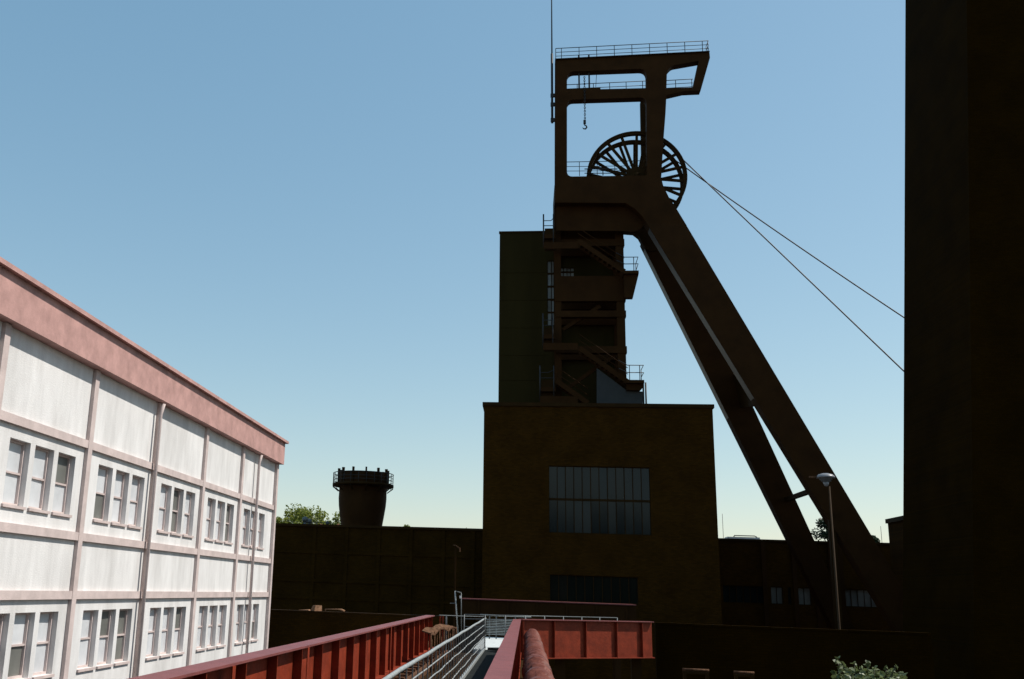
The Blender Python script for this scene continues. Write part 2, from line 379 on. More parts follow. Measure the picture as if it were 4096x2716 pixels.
# wheel housing: floor, rear plate, rear column
q0=P(2219,808,DH); q1=P(2640,760,DH)
zf=P(2300,712,DH).z
box('wheel_floor',q0.x,P(2600,712,DH).x,DH+T+0.003,DK,P(2300,800,DH).z,zf-0.25,'steel',hf)
traced('rear_plate',[(2232,795),(2650,790),(2720,985),(2600,1005),(2580,992),(2571,974),(2555,945),(2534,929),(2494,926),(2232,922)],[],DK-0.35,0.7,'steel2',hf)
traced('rear_column',[(2562,405),(2640,402),(2640,790),(2540,790),(2540,710),(2556,660),(2566,610)],[],DK-0.6,0.5,'steel2',hf)
traced('rear_column',[(2244,405),(2262,405),(2262,790),(2240,790)],[],DK-0.6,0.5,'steel2',hf)
traced('rear_beam',[(2250,455),(2640,438),(2640,462),(2250,479)],[],DK-0.6,0.5,'steel2',hf) if False else None
traced('pit_plate',[(2226,790),(2600,790),(2588,880),(2560,918),(2534,927),(2494,924),(2226,922)],[],DH+T+0.02,0.08,'steel',hf)
# strut legs: tapered boxes down to the ground
def ext(a,b,z): t=(z-a.z)/(b.z-a.z); return a+(b-a)*t
def leg(tl,tr,Dt,bl,br,Db,th,label):
    A,B,Cc,E=P(*tl,Dt),P(*tr,Dt),P(*bl,Db),P(*br,Db)
    gl=ext(A,Cc,0.0); gr=ext(B,E,0.0); d=Vector((0,th,0)); d0=Vector((0,0.01,0))
    e=Vector((-0.012,0,0)); n_=Vector((-0.004,0,0)); k0=0.18
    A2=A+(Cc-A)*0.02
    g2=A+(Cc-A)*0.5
    hexa('sky_sheen_strip',[g2+n_+d0*8,g2+e+d0*8,g2+e+d*0.97,g2+n_+d*0.97],[A2+n_+d0*8,A2+e+d0*8,A2+e+d*0.97,A2+n_+d*0.97],'plate',hf)  # added strip imitates grazing sky sheen on the leg's left face
    return hexa('strut_leg',[gl,gr,gr+d,gl+d],[A+d0,B+d0,B+d,A+d],'steel',hf,label=label)
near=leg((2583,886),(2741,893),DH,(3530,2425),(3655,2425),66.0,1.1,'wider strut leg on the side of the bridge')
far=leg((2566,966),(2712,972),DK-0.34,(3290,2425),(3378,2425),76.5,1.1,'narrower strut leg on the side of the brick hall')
# gussets and ties between the legs
def legpt(x,y,D): return P(x,y,D)
def on(pa,Da,pb,Db,y):                                            # point on a leg edge at photo row y
    A=P(*pa,Da);B=P(*pb,Db); lo,hi=0.0,1.0
    t=(y-pa[1])/(pb[1]-pa[1]); t=t*Da/(Db*(1-t)+Da*t) if True else t
    return A+(B-A)*t
nl=lambda y: on((2597,909),DH,(3530,2425),66.0,y)
fr=lambda y: on((2712,972),DK-0.34,(3378,2425),76.5,y)
n1=nl(1995); f1=fr(2030)
beam('strut_tie',n1+Vector((0.3,1.0,0)),f1+Vector((-0.6,0.2,0)),0.3,0.28,'steel2',hf)
n2=nl(1600); f2=fr(1600)
n2b=nl(1690)
mesh_obj('strut_gusset',[n2+Vector((0.4,1.2,0.9)),n2+Vector((0.7,1.2,-0.9)),f2+Vector((-0.1,0.1,-1.2)),f2+Vector((-0.6,0.1,1.4)),
    n2+Vector((0.9,1.3,0.9)),n2+Vector((1.2,1.3,-0.9)),f2+Vector((-0.4,0.5,-1.2)),f2+Vector((-0.9,0.5,1.4))],BOXF,'steel2',hf)
# prop post below the nearer leg
pp=P(3299,2070,66.6); pq=P(3324,2070,66.6)
box('prop_post',pp.x+0.25,pq.x+0.25,66.6,67.0,0,pp.z+0.3,'steel2',hf)
# shaft guide frame below (columns, girders)
DS=70.5
def sbox(name,xa,ya,xb,yb,t=0.45,D=DS,m='steel',**k): return bx_px(name,xa,ya,xb,yb,D,t,m,hf,**k)
sf_z=zt-0.3
for (xa,xb) in ((2219,2245),(2466,2499)):
    for D in (DS,DS+2.2):
        u=P(xa,1200,DS).x; v=P(xb,1200,DS).x; box('shaft_column',u,v,D,D+0.45,sf_z,P(2300,812,DS).z,'steel',hf)
for (ya,yb) in ((958,985),(1105,1205),(1243,1268),(1385,1412)):
    za=P(2350,yb,DS).z; zb=P(2350,ya,DS).z
    for D in (DS,DS+2.2): box('shaft_girder',P(2219,1200,DS).x+0.02,P(2503,1200,DS).x,D-0.06,D+0.5,za,zb,'steel',hf)
for (ya,yb) in ((820,958),):
    box('shaft_panel',P(2222,900,DS).x,P(2496,900,DS).x,DS+0.5,DS+0.7,P(2350,yb,DS).z,P(2350,ya,DS).z,'steel',hf)
for y in (1010,1060,1150,1310,1440,1500):
    pass
beam('shaft_brace',P(2250,1320,DS+0.4),P(2400,1225,DS+0.4),0.25,0.25,'steel',hf)
beam('shaft_brace',P(2460,1420,DS+0.4),P(2260,1560,DS+0.4),0.25,0.25,'steel',hf)
bx_px('side_panel',2387,1475,2574,1622,DS-0.9,0.15,'blueclad',hf) if False else None
traced('side_panel',[(2387,1472),(2509,1563),(2571,1566),(2571,1625),(2387,1622)],[],DS-0.6,0.2,'blueclad',hf)
for px in (2573,2583):
    u=P(px,1550,DS-0.4); tube('conduit',[(u.x,u.y,sf_z),(u.x,u.y,P(px,1530,DS-0.4).z)],0.06,'rail',hf)
# inspection landings with brackets on the right, and on the left
def landing(xa,xb,y,below,D0,depth,rail_h,posts,slope=None):
    a=P(xa,y,D0); b=P(xb,y,D0); z=a.z
    o=box('landing',a.x,b.x,D0,D0+depth,z-0.22,z,'steel',hf)
    if below: traced('landing_bracket',below,[],D0+0.3,0.5,'steel',hf)
    for pxp in posts:
        u=P(pxp,y,D0).x
        tube('landing_post',[(u,D0+0.05,z),(u+0.0,D0+0.05,z+rail_h)],0.03,'rail',hf,n=6)
    for l in (1.0,0.5):
        tube('landing_rail',[(a.x-0.5,D0+0.05,z+rail_h*l+ (0.35 if l==1 else .3)),(a.x+0.1,D0+0.05,z+rail_h*l),(b.x-0.02,D0+0.05,z+rail_h*l),(b.x-0.02,D0+depth-0.05,z+rail_h*l)],0.03,'rail',hf,n=6)
    tube('landing_post',[(b.x-0.02,D0+depth-0.05,z),(b.x-0.02,D0+depth-0.05,z+rail_h)],0.03,'rail',hf,n=6)
landing(2494,2555,1082,[(2496,1092),(2555,1092),(2554,1100),(2532,1190),(2498,1190)],DS-1.2,1.6,1.02,(2536,))
landing(2505,2577,1519,[(2506,1528),(2577,1528),(2575,1545),(2560,1562),(2506,1560)],DS-1.2,1.6,1.05,(2519,2560))
def landing_left(xa,xb,y,D0,depth,h):
    a=P(xa,y,D0);b=P(xb,y,D0);z=a.z
    box('landing',a.x,b.x,D0,D0+depth,z-0.9,z-0.6,'steel',hf)
    box('landing_stringer',a.x,P(2310,y,D0).x,D0-0.08,D0-0.02,z-1.75,z-1.25,'steel',hf)
    box('landing_screen',a.x+0.1,b.x,D0+0.4,D0+0.46,z-1.75,z,'steel2',hf)
    tube('landing_post',[(a.x,D0,z-1.6),(a.x,D0,z+h*0.95)],0.06,'rail',hf,n=6)
    tube('landing_post',[(b.x-0.12,D0,z-1.6),(b.x-0.12,D0,z+h*0.95)],0.045,'rail',hf,n=6)
    tube('landing_rail',[(a.x,D0,z+h*0.45),(a.x+0.55,D0,z+h*.45),(b.x-0.15,D0,z+h*.6)],0.03,'rail',hf,n=6)
    tube('landing_rail',[(a.x,D0,z+0.06),(b.x-0.1,D0,z+0.06)],0.03,'rail',hf,n=6)
landing_left(2174,2220,906,DS-1.0,1.3,1.0)
landing_left(2172,2218,1305,DS-1.0,1.3,1.0)
landing_left(2160,2222,1515,DS-1.0,1.3,1.0)
# stair flights between the landings
def flight(xa,ya,xb,yb):
    D=DS-1.0; a=P(xa,ya,D); b=P(xb,yb,D)
    for dy in (0,0.9): beam('stair_stringer',a+Vector((0,dy,0)),b+Vector((0,dy,0)),0.06,0.35,'steel',hf)
    n=10
    V=[];Fc=[]
    for i in range(1,n):
        p=a+(b-a)*(i/n)
        box('stair_tread',p.x-0.12,p.x+0.12,D+0.03,D+0.87,p.z-0.02,p.z+0.02,'steel2',hf)
    for l in (0.55,1.0):
        tube('stair_rail',[a+Vector((0,-0.02,l)),b+Vector((0,-0.02,l))],0.028,'steel',hf,n=6)
flight(2312,962,2498,1086)
flight(2318,1392,2512,1528)
flight(2224,1522,2352,1612)
# railings of top platform, middle beam, wheel floor
def px_rail(posts,deck_fn,top_fn,D,levels,xs,xe,r=0.028,back=None):
    for x in posts:
        a=P(x,deck_fn(x),D); b=P(x,top_fn(x),D); tube('rail_post',[(a.x,D,a.z-0.03),(a.x,D,b.z)],r,'rail',hf,n=6)
    for l in levels:
        pts=[]
        for x in (xs,xe):
            yd,yt=deck_fn(x),top_fn(x); pts.append(P(x,yd+(yt-yd)*l,D))
        if back:
            pts=[pts[0]+Vector((0.0,back,0))]+pts+[pts[1]+Vector((0,back,0))]
        tube('rail_bar',pts,r*(1 if l==1 else 0.8),'rail',hf,n=6)
lin=lambda x0,y0,x1,y1: (lambda x: y0+(y1-y0)*(x-x0)/(x1-x0))
dk=lin(2221,240,2838,209); tp=lin(2221,194,2832,163)
px_rail([2223]+[2246+70.6*i for i in range(9)]+[2833],dk,tp,DH-0.05,(1,0.66,0.33),2223,2833,back=None)
pz=P(2833,163,DH-0.05); pd=P(2833,209,DH-0.05)
for l in (1,0.66,0.33):
    z=pd.z+(pz.z-pd.z)*l; tube('rail_bar',[(pz.x,DH-0.05,z),(pz.x-0.02,DH+T+0.05,z)],0.024,'rail',hf,n=6)
tube('rail_post',[(pz.x-0.02,DH+T+0.05,pd.z),(pz.x-0.02,DH+T+0.05,pz.z)],0.028,'rail',hf,n=6)
dk=lin(2268,362,2581,357); tp=lin(2268,339,2581,324)
px_rail([2309,2374,2439,2505,2571],lin(2268,372,2581,359),tp,DH+T+0.05,(1,0.5,0.06),2268,2586)
px_rail([2703,2768],lin(2667,356,2770,350),lin(2667,322,2772,316),DH+T+0.05,(1,0.55,0.1),2666,2772)
bx_px('crab_base',2266,350,2402,368,DH+0.05,0.5,'steel2',hf)
for (x0_,x1_) in ((2313,2320),(2353,2361)):
    a=P((x0_+x1_)/2,352,DH+0.35); b=P((x0_+x1_)/2+4,222,DH+0.35)
    box('hanger_bar',a.x-0.06,a.x+0.06,DH+0.25,DH+0.37,a.z,b.z,'rail',hf)
tube('hanger_rod',[P(2383,348,DH+0.3),P(2386,300,DH+0.3)],0.02,'rail',hf)
px_rail([2318,2389,2460,2531],lambda x:702,lin(2268,648,2560,643),DK-0.7,(1,0.66,0.33),2262,2570)
px_rail([2412],lambda x:700,lambda x:676,DH+T+0.2,(1,0.3),2338,2470,r=0.04)
# hoist chain and hook
hc=thing('hoist_chain','heavy lifting chain with a hook, hanging in the upper opening of the headframe','chain',P(2337,312,DH-0.1))
ca=P(2337.5,306,DH-0.1); cb=P(2338.5,482,DH-0.1)
link=None; n=26; step=(ca.z-cb.z)/n
bm_v,bm_f=[],[]
ll=[]
for k in range(9):
    a=2*math.pi*k/9; ll.append((0.055*math.cos(a),0.0,0.5*step*1.35*math.sin(a)))
ll.append(ll[0])
V,Fc=tube_data(ll,0.022,5,cap=False)
for i in range(n):
    c=Vector((ca.x,DH-0.1,ca.z-step*(i+0.5)))
    if link is None or i==0:
        link=mesh_obj('chain_link',[Vector(v)+c for v in V],Fc,'rail',hc,smooth=True)
        # re-centre so copies can be turned
        off=c-ROOT[hc.name]
        for vv in link.data.vertices: vv.co-=off
        link.location=off
    else:
        l2=link.copy(); COL.objects.link(l2); l2.location=c-ROOT[hc.name]; l2.rotation_euler=(0,0,R(90)*(i%2))
zb=cb.z
box('hook_block',cb.x-0.09,cb.x+0.09,DH-0.18,DH-0.02,zb-0.28,zb+0.02,'rail',hc)
tube('hook',[(cb.x,DH-0.1,zb-0.25),(cb.x,DH-0.1,zb-0.38),(cb.x+0.12,DH-0.1,zb-0.44),(cb.x+0.15,DH-0.1,zb-0.56),(cb.x+0.06,DH-0.1,zb-0.68),(cb.x-0.08,DH-0.1,zb-0.67),(cb.x-0.16,DH-0.1,zb-0.56)],[0.04,0.045,0.05,0.06,0.06,0.045,0.02],'rail',hc)
# aerial mast on the left edge
ma=P(2209,492,DH+0.2)
mast=thing('aerial_mast','slender aerial mast bracketed to the edge of the headframe','mast',(ma.x,DH+0.2,ma.z))
m1=P(2209,215,DH+0.2).z; m2=P(2209,-260,DH+0.2).z
tube('lower_tube',[(ma.x,DH+0.2,ma.z),(ma.x,DH+0.2,m1)],0.09,'rail',mast); tube('upper_tube',[(ma.x,DH+0.2,m1),(ma.x,DH+0.2,m2)],[0.055,0.03],'rail',mast)
for y in (382,418,480):
    z=P(2209,y,DH+0.2).z; box('bracket',ma.x-0.12,P(2221,y,DH).x+0.05,DH+0.12,DH+0.3,z-0.13,z+0.13,'rail',mast)
# winding wheels
def wheel(D,label):
    c=P(2545,712,DH+1.3); c=Vector((c.x,D,c.z)); Rr=(P(2744,712,DH+1.3).x-P(2347,712,DH+1.3).x)/2
    n=72
    def ring(name,ri,ro,y0,y1,parent,**k):
        V=[];Fc=[]
        for i in range(n):
            a=2*math.pi*i/n; cs,sn=math.cos(a),math.sin(a)
            V+=[(c.x+ri*cs,D+y0,c.z+ri*sn),(c.x+ro*cs,D+y0,c.z+ro*sn),(c.x+ro*cs,D+y1,c.z+ro*sn),(c.x+ri*cs,D+y1,c.z+ri*sn)]
        for i in range(n):
            a=4*i;b=4*((i+1)%n)
            for k_ in range(4): Fc.append((a+k_,a+(k_+1)%4,b+(k_+1)%4,b+k_))
        return mesh_obj(name,V,Fc,'steel2',parent,**k)
    w=ring('winding_wheel',Rr*0.94,Rr,-0.15,0.15,hf,label=label); ring('hub',0.12,Rr*0.2,-0.3,0.3,w)
    ring('rope_groove',Rr*0.985,Rr*1.012,-0.18,-0.151,w)
    for i in range(19):
        a=2*math.pi*(i+0.66)/19; d=Vector((math.cos(a),0,math.sin(a)))
        beam('spoke',c+d*Rr*0.17,c+d*Rr*0.95,0.15,0.19,'steel2',w)
    return c,Rr
wc,wr=wheel(DH+1.15,'winding wheel on the bridge side')
wheel(DH+2.65,'winding wheel half hidden behind its twin')
tube('wheel_axle',[(wc.x,DH+T-0.05,wc.z),(wc.x,DK,wc.z)],0.22,'steel2',hf,n=12)
for y in (DH+T+0.12,DK-0.6): box('bearing_block',wc.x-0.5,wc.x+0.5,y,y+0.22,wc.z-0.45,wc.z+0.35,'steel2',hf)
# ropes
def rope(pts,D0,D1,label,sag):
    out=[]; n=24
    (xa,ya),(xb,yb)=pts; A=P(xa,ya,D0); B=P(xb,yb,D1)
    for i in range(n+1):
        t=i/n; q=A+(B-A)*t; q.z-=sag*4*t*(1-t); out.append(q)
    tag(tube('winding_rope',out,0.045,'rope'),label,'rope','winding ropes from the wheels')
rope(((2727,634),(4150,1996)),DH+1.15,58.0,'steeper steel winding rope running down from the wheel',0.0)
rope(((2700,640),(4150,1618)),DH+2.65,63.0,'flatter steel winding rope running down from the wheel',0.25)

# ------------------------------------------------------------------ flared tank with gallery
DTK=77.0
tc=P(1450,2000,DTK); pxm=DTK/F*1.035
tk=thing('flared_tank','dark red flared steel tank with a railed gallery and finned rim, behind the low hall','tank',(tc.x,DTK,0))
zt_=lambda y: P(1450,y,DTK).z
lathe('shell',(tc.x,DTK),[(70*pxm,0.0),(73*pxm,zt_(2250)),(78*pxm,zt_(2115)),(84*pxm,zt_(2075)),(91*pxm,zt_(2025)),(93*pxm,zt_(1995)),(92*pxm,zt_(1950)),(95*pxm,zt_(1944)),(95*pxm,zt_(1893)),(89*pxm,zt_(1893)),(89*pxm,zt_(1905))],'steel',tk)
gz=zt_(1938)
lathe('gallery',(tc.x,DTK),[(90*pxm,gz-0.2),(119*pxm,gz-0.18),(119*pxm,gz),(90*pxm,gz)],'steel2',tk)
zr_=zt_(1897)
for l in (1,0.62,0.3):
    ring=[(tc.x+117*pxm*math.cos(2*math.pi*k/48),DTK+117*pxm*math.sin(2*math.pi*k/48),gz+(zr_-gz)*l) for k in range(49)]
    tube('gallery_rail',ring,0.03 if l==1 else 0.022,'rail',tk,n=6)
for k in range(24):
    a=2*math.pi*k/24; u=(tc.x+117*pxm*math.cos(a),DTK+117*pxm*math.sin(a))
    tube('gallery_post',[(*u,gz-0.3),(*u,zr_)],0.025,'rail',tk,n=5)
for k in range(12):
    a=2*math.pi*(k+0.5)/12; d=Vector((math.cos(a),math.sin(a),0)); s=Vector((-d.y,d.x,0))*0.06
    b0=Vector((tc.x,DTK,0))+d*95*pxm; zlo=zt_(1944); zhi=zt_(1878)
    hexa('fin',[b0-s+Vector((0,0,zlo)),b0+s+Vector((0,0,zlo)),b0+s+d*0.12+Vector((0,0,zlo)),b0-s+d*0.12+Vector((0,0,zlo))],
         [b0-s-d*0.08+Vector((0,0,zhi)),b0+s-d*0.08+Vector((0,0,zhi)),b0+s+d*0.12+Vector((0,0,zhi)),b0-s+d*0.12+Vector((0,0,zhi))],'steel2',tk)
    beam('gallery_bracket',b0+Vector((0,0,gz-0.6)),b0+d*22*pxm+Vector((0,0,gz-0.25)),0.06,0.08,'steel2',tk)

# ------------------------------------------------------------------ roof fittings on the low hall
def cowl(px,y0,y1,wpx,D,label):
    b=P(px,y1,D); t=P(px,y0,D); r=wpx/2*D/F
    o=thing('roof_vent',label,'vent',(b.x,D,zl),'vents on the low hall roof')
    lathe('duct',(b.x,D),[(r*0.5,zl-0.1),(r*0.5,zl+(t.z-zl)*0.7)],'galvdark',o,n=16)
    lathe('hood',(b.x,D),[(r*0.8,zl+(t.z-zl)*0.62),(r,zl+(t.z-zl)*0.7),(r*0.85,zl+(t.z-zl)*0.9),(r*0.2,t.z)],'galvdark',o,n=16)
cowl(1219,2066,2104,26,DL+3,'tallest grey mushroom roof vent at the end of the roof railing')
cowl(1236,2074,2104,22,DL+4.2,'grey mushroom roof vent close beside the tallest vent')
cowl(1309,2084,2106,17,DL+3,'small grey roof vent standing next to the flared tank')
rr=thing('roof_railing','thin dark roof railing among the vents on the low hall','railing',(P(1270,2100,DL+2).x,DL+2,zl))
a=P(1212,2088,DL+2); b=P(1325,2088,DL+2); e=P(1352,2108,DL+2)
tube('handrail',[(a.x,DL+2,a.z),(b.x,DL+2,a.z),(e.x,DL+2,zl)],0.025,'rail',rr)
for px in (1213,1240,1266,1295,1322):
    u=P(px,2090,DL+2).x; tube('post',[(u,DL+2,zl-0.05),(u,DL+2,a.z)],0.025,'rail',rr,n=6)
for i,px in enumerate((1284,1353)):
    u=P(px,2104,DL+1); hh=P(px,2101,DL+1).z
    o=lathe('marker_cone',(u.x,DL+1),[(0.16,zl+0.16),(0.13,zl+0.2),(0.05,hh+0.1)],'orange',None,n=12)
    tag(o,['small orange cone on the hall roof below the railing','small orange cone on the hall roof touching the flared tank'][i],'cone','orange roof cones')
# skylight on the ribbon-window hall
sk=thing('roof_skylight','long white skylight with a rail frame on the ribbon-window hall roof','skylight',(P(2978,2160,DR+2).x,DR+2,zr))
u0=P(2906,2150,DR+2).x; u1=P(3048,2150,DR+2).x; zs0=P(2978,2165,DR+2).z; zs1=P(2978,2148,DR+2).z
hexa('curb',[(u0,DR+2,zr-0.3),(u1,DR+2,zr-0.3),(u1,DR+3.4,zr-0.3),(u0,DR+3.4,zr-0.3)],[(u0+0.1,DR+2.1,zs1),(u1-0.15,DR+2.1,zs1),(u1-0.15,DR+3.3,zs1),(u0+0.1,DR+3.3,zs1)],'white',sk)
f0=P(2938,2140,DR+2.3).x; f1_=P(3018,2140,DR+2.3).x; zq=P(2978,2143,DR+2.3).z
tube('rail_frame',[(f0-0.1,DR+2.3,zs1-0.05),(f0,DR+2.3,zq),(f1_,DR+2.3,zq),(u1-0.3,DR+2.3,zs1+0.02)],0.04,'rail',sk)
for i,(px,ya,yb) in enumerate(((2893,2055,2160),(3528,2105,2181))):
    D=DR+1; b=P(px+1,yb,D); t=P(px-2,ya,D)
    o=tube('lightning_rod',[(b.x,D,zr),(b.x,D,t.z)],0.018,'rail',None,n=5)
    tag(o,['thin lightning rod on the roof beside the tall brick block','thin lightning rod on the roof beside the stepped annex'][i],'rod','roof lightning rods')

# ------------------------------------------------------------------ sunlit building on the left, parallel to the walkway
LB=P(1097,2000,40).x
lzc=P(1112,1772,40).z; lz0=P(1106,1858,40).z
lb=thing('washery_building','big pale plastered works building with pale pink cornice, alongside the footbridge','building',(LB-4,22,0))
yA,yB=3.0,40.0
wt=PX(70,1757,LB).z; wb=PX(70,2024,LB).z
y0w=PX(25,1880,LB).y; wp=1.07; ww=0.86
holes=[]; wins=[]
y=y0w-12*wp
i=0
while y+ww<yB-0.6:
    if y>yA+0.3 and (i%4)!=3:
        for (z0,z1) in ((wb,wt),(wb-3.4,wt-3.4)):
            wins.append((y,y+ww,z0,z1))
    y+=wp; i+=1
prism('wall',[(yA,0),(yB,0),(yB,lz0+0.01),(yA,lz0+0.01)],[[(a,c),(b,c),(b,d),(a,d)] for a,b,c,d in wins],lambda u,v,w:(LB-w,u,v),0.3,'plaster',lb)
for (a,b,c,d) in wins:
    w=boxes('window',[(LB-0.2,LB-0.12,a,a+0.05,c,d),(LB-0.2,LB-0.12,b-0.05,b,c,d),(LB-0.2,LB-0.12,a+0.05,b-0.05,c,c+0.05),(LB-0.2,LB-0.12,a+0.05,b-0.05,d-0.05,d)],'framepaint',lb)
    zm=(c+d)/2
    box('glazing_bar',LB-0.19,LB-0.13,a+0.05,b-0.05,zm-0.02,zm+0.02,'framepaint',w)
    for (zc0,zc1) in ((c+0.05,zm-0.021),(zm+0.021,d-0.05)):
        e=random.uniform(-0.012,0.012); gm=random.choice(('whitepane','whitepane','whitepane','glasslit'))
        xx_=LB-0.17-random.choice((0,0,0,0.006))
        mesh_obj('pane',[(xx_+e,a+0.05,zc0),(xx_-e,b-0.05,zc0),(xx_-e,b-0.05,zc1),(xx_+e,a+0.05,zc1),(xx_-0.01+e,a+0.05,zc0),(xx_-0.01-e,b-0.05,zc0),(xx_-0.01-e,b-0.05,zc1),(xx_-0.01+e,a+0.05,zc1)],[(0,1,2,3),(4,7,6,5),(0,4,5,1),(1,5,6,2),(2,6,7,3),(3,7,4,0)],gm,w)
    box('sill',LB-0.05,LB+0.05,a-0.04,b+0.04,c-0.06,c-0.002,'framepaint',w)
yy=y0w-12*wp+3*wp+(ww-wp)/2+0.42
k=0
while yy<yB-1:
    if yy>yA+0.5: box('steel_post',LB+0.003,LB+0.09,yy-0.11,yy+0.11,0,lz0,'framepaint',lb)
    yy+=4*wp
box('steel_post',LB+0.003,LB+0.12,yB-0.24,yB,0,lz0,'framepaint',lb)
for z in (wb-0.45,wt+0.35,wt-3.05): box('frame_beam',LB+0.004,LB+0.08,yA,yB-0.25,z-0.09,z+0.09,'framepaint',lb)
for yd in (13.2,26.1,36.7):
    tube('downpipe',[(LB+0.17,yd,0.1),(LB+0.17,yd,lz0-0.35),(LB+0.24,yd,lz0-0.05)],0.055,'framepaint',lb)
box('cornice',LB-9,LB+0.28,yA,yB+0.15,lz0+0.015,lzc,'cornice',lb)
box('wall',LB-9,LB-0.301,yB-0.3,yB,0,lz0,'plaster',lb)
box('sky_blocker',LB-9,46,-14,-10,0,17,'bunker',lb)  # unseen wall added behind the camera to block sky light
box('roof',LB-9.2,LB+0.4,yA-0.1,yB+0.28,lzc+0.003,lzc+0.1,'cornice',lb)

# ------------------------------------------------------------------ conveyor gallery in front of the block
DG=57.0
ga=P(1842,2393,DG); gb=P(2545,2418,DG); gz1=(ga.z+gb.z)/2; gz0=P(2200,2470,DG).z
cg=thing('conveyor_gallery','long brown steel conveyor gallery with a sunlit roof edge, crossing before the brick block','gallery',((ga.x+gb.x)/2,DG,0))
box('casing',ga.x,gb.x,DG+0.1,DG+2.2,gz0,gz1-0.06,'steel',cg)
box('roof',ga.x,gb.x,DG,DG+2.3,gz1-0.055,gz1,'redtop',cg)
k=0
xx=ga.x+1.0
while xx<gb.x:
    box('rib',xx-0.05,xx+0.05,DG+0.02,DG+0.097,gz0,gz1-0.06,'steel',cg); xx+=1.6
for xx in (ga.x+1,(ga.x+gb.x)/2,gb.x-1):
    for yy in (DG+0.4,DG+1.8): box('support_leg',xx-0.15,xx+0.15,yy-0.15,yy+0.15,0,gz0-0.003,'steel',cg)

# red post with a little hood beside the gallery
rp=P(1822,2185,DG-1); 
po=thing('hood_post','thin red post with a small sloping hood, in front of the low hall','post',(rp.x,DG-1,0))
beam('column',(rp.x,DG-1,0),(rp.x,DG-1,rp.z),0.09,0.09,'steel',po)
for (xa,ya,xb,yb) in ((1812,2180,1824,2182),(1824,2182,1839,2196),(1838,2190,1839,2207)):
    a=P(xa,ya,DG-1);b=P(xb,yb,DG-1); beam('hood_plate',a,b,0.3,0.05,'rust',po)

# ------------------------------------------------------------------ parapet with rusty leftovers (left)
DP=43.0
pz_=P(1330,2447,DP).z
pw=thing('parapet_wall','low dark brick parapet wall below the low hall, with rusty scrap along its top','wall',(P(1350,2447,DP).x,DP,0))
box('wall',P(1040,2447,DP).x,P(1790,2447,DP).x,DP,DP+0.45,0,pz_-0.05,'brick2',pw)
box('coping',P(1040,2447,DP).x,P(1790,2447,DP).x,DP-0.02,DP+0.47,pz_-0.047,pz_,'steel2',pw)
a=P(1238,2447,DP);b=P(1281,2447,DP);t=P(1250,2421,DP);t2=P(1280,2422,DP)
xm=a.x+(b.x-a.x)*0.45
o=hexa('rusted_box',[(xm,DP,pz_+0.003),(b.x,DP+0.38,pz_+0.003),(b.x-0.2,DP+0.44,pz_+0.003),(a.x,DP+0.12,pz_+0.003)],[(xm+0.03,DP,t.z),(t2.x,DP+0.38,t.z),(b.x-0.2,DP+0.44,t.z),(t.x,DP+0.12,t.z)],'rustlit')
tag(o,'rusted sheet metal box with one sloping end, on the parapet wall','box')
a=P(1193,2447,DP).x;b=P(1236,2447,DP).x;z=P(1210,2440,DP).z
o=hexa('rusted_plate',[(a,DP,pz_+0.003),(b,DP,pz_+0.003),(b,DP+0.4,pz_+0.003),(a,DP+0.4,pz_+0.003)],[(a+0.02,DP,pz_+0.03),(b-0.05,DP,pz_+0.04),(b-0.05,DP+0.4,z+0.03),(a+0.02,DP+0.4,z)],'rustlit'); tag(o,'flat rusted steel plate lying on the parapet wall','plate')
brk=[P(1303,2447,DP+0.1),P(1301,2437,DP+0.1),P(1358,2438,DP+0.1),P(1366,2440,DP+0.1),P(1378,2446.5,DP+0.1)]
o=tube('bent_bracket',brk,[0.03,0.03,0.03,0.05,0.06],'rustlit'); tag(o,'bent rusty bar bracket bridging the parapet wall top','bracket')

# ------------------------------------------------------------------ footbridge
DECK=CAMZ-1.70
fb=thing('footbridge','narrow dark decked footbridge between red plate girders','bridge',(-1.2,20,0))
box('deck',-1.24,-0.20,3.0,32.0,DECK-0.12,DECK,'deck',fb)
box('sub_floor',-2.9,-0.05,3.0,32.0,DECK-0.32,DECK-0.125,'steel2',fb)
box('landing',-1.6,0.6,32.0,41.0,DECK-0.15,DECK+0.0,'concrete',fb)
for yy in (8,20,31,39):
    for xx in (-2.6,-0.3): box('bridge_pier',xx-0.18,xx+0.18,yy-0.18,yy+0.18,0,DECK-0.33,'steel2',fb)
# left girder
GX=-2.78; GT=CAMZ-0.708
def girder(parent,p,q,zt_g,h,fw,side,stiff,m='red',mt='redtop'):
    """plate girder from p to q (xy); side = +1/-1: side of the stiffeners (left normal positive)"""
    p=Vector((*p,0));q=Vector((*q,0));d=(q-p).normalized();nrm=Vector((-d.y,d.x,0));L=(q-p).length
    def bxo(name,a0,a1,n0,n1,z0,z1,mm):
        c=[p+d*a0+nrm*n0,p+d*a1+nrm*n0,p+d*a1+nrm*n1,p+d*a0+nrm*n1]
        return hexa(name,[v+Vector((0,0,z0)) for v in c],[v+Vector((0,0,z1)) for v in c],mm,parent)
    bxo('web',0,L,-0.008,0.008,zt_g-h+0.03,zt_g-0.025,m)
    bxo('bottom_flange',0,L,-fw/2,fw/2,zt_g-h,zt_g-h+0.028,m)
    s=None
    for a in stiff:
        for sg in (1,-1):
            n0,n1=(0.009,fw/2-0.012) if sg>0 else (-fw/2+0.012,-0.009)
            bxo('stiffener',a-0.007,a+0.007,n0,n1,zt_g-h+0.03,zt_g-0.025,m)
    return bxo,L
bxo,L=girder(fb,(GX,3.0),(GX,30.3),GT,0.92,0.26,-1,[0.55+1.25*i for i in range(22)])
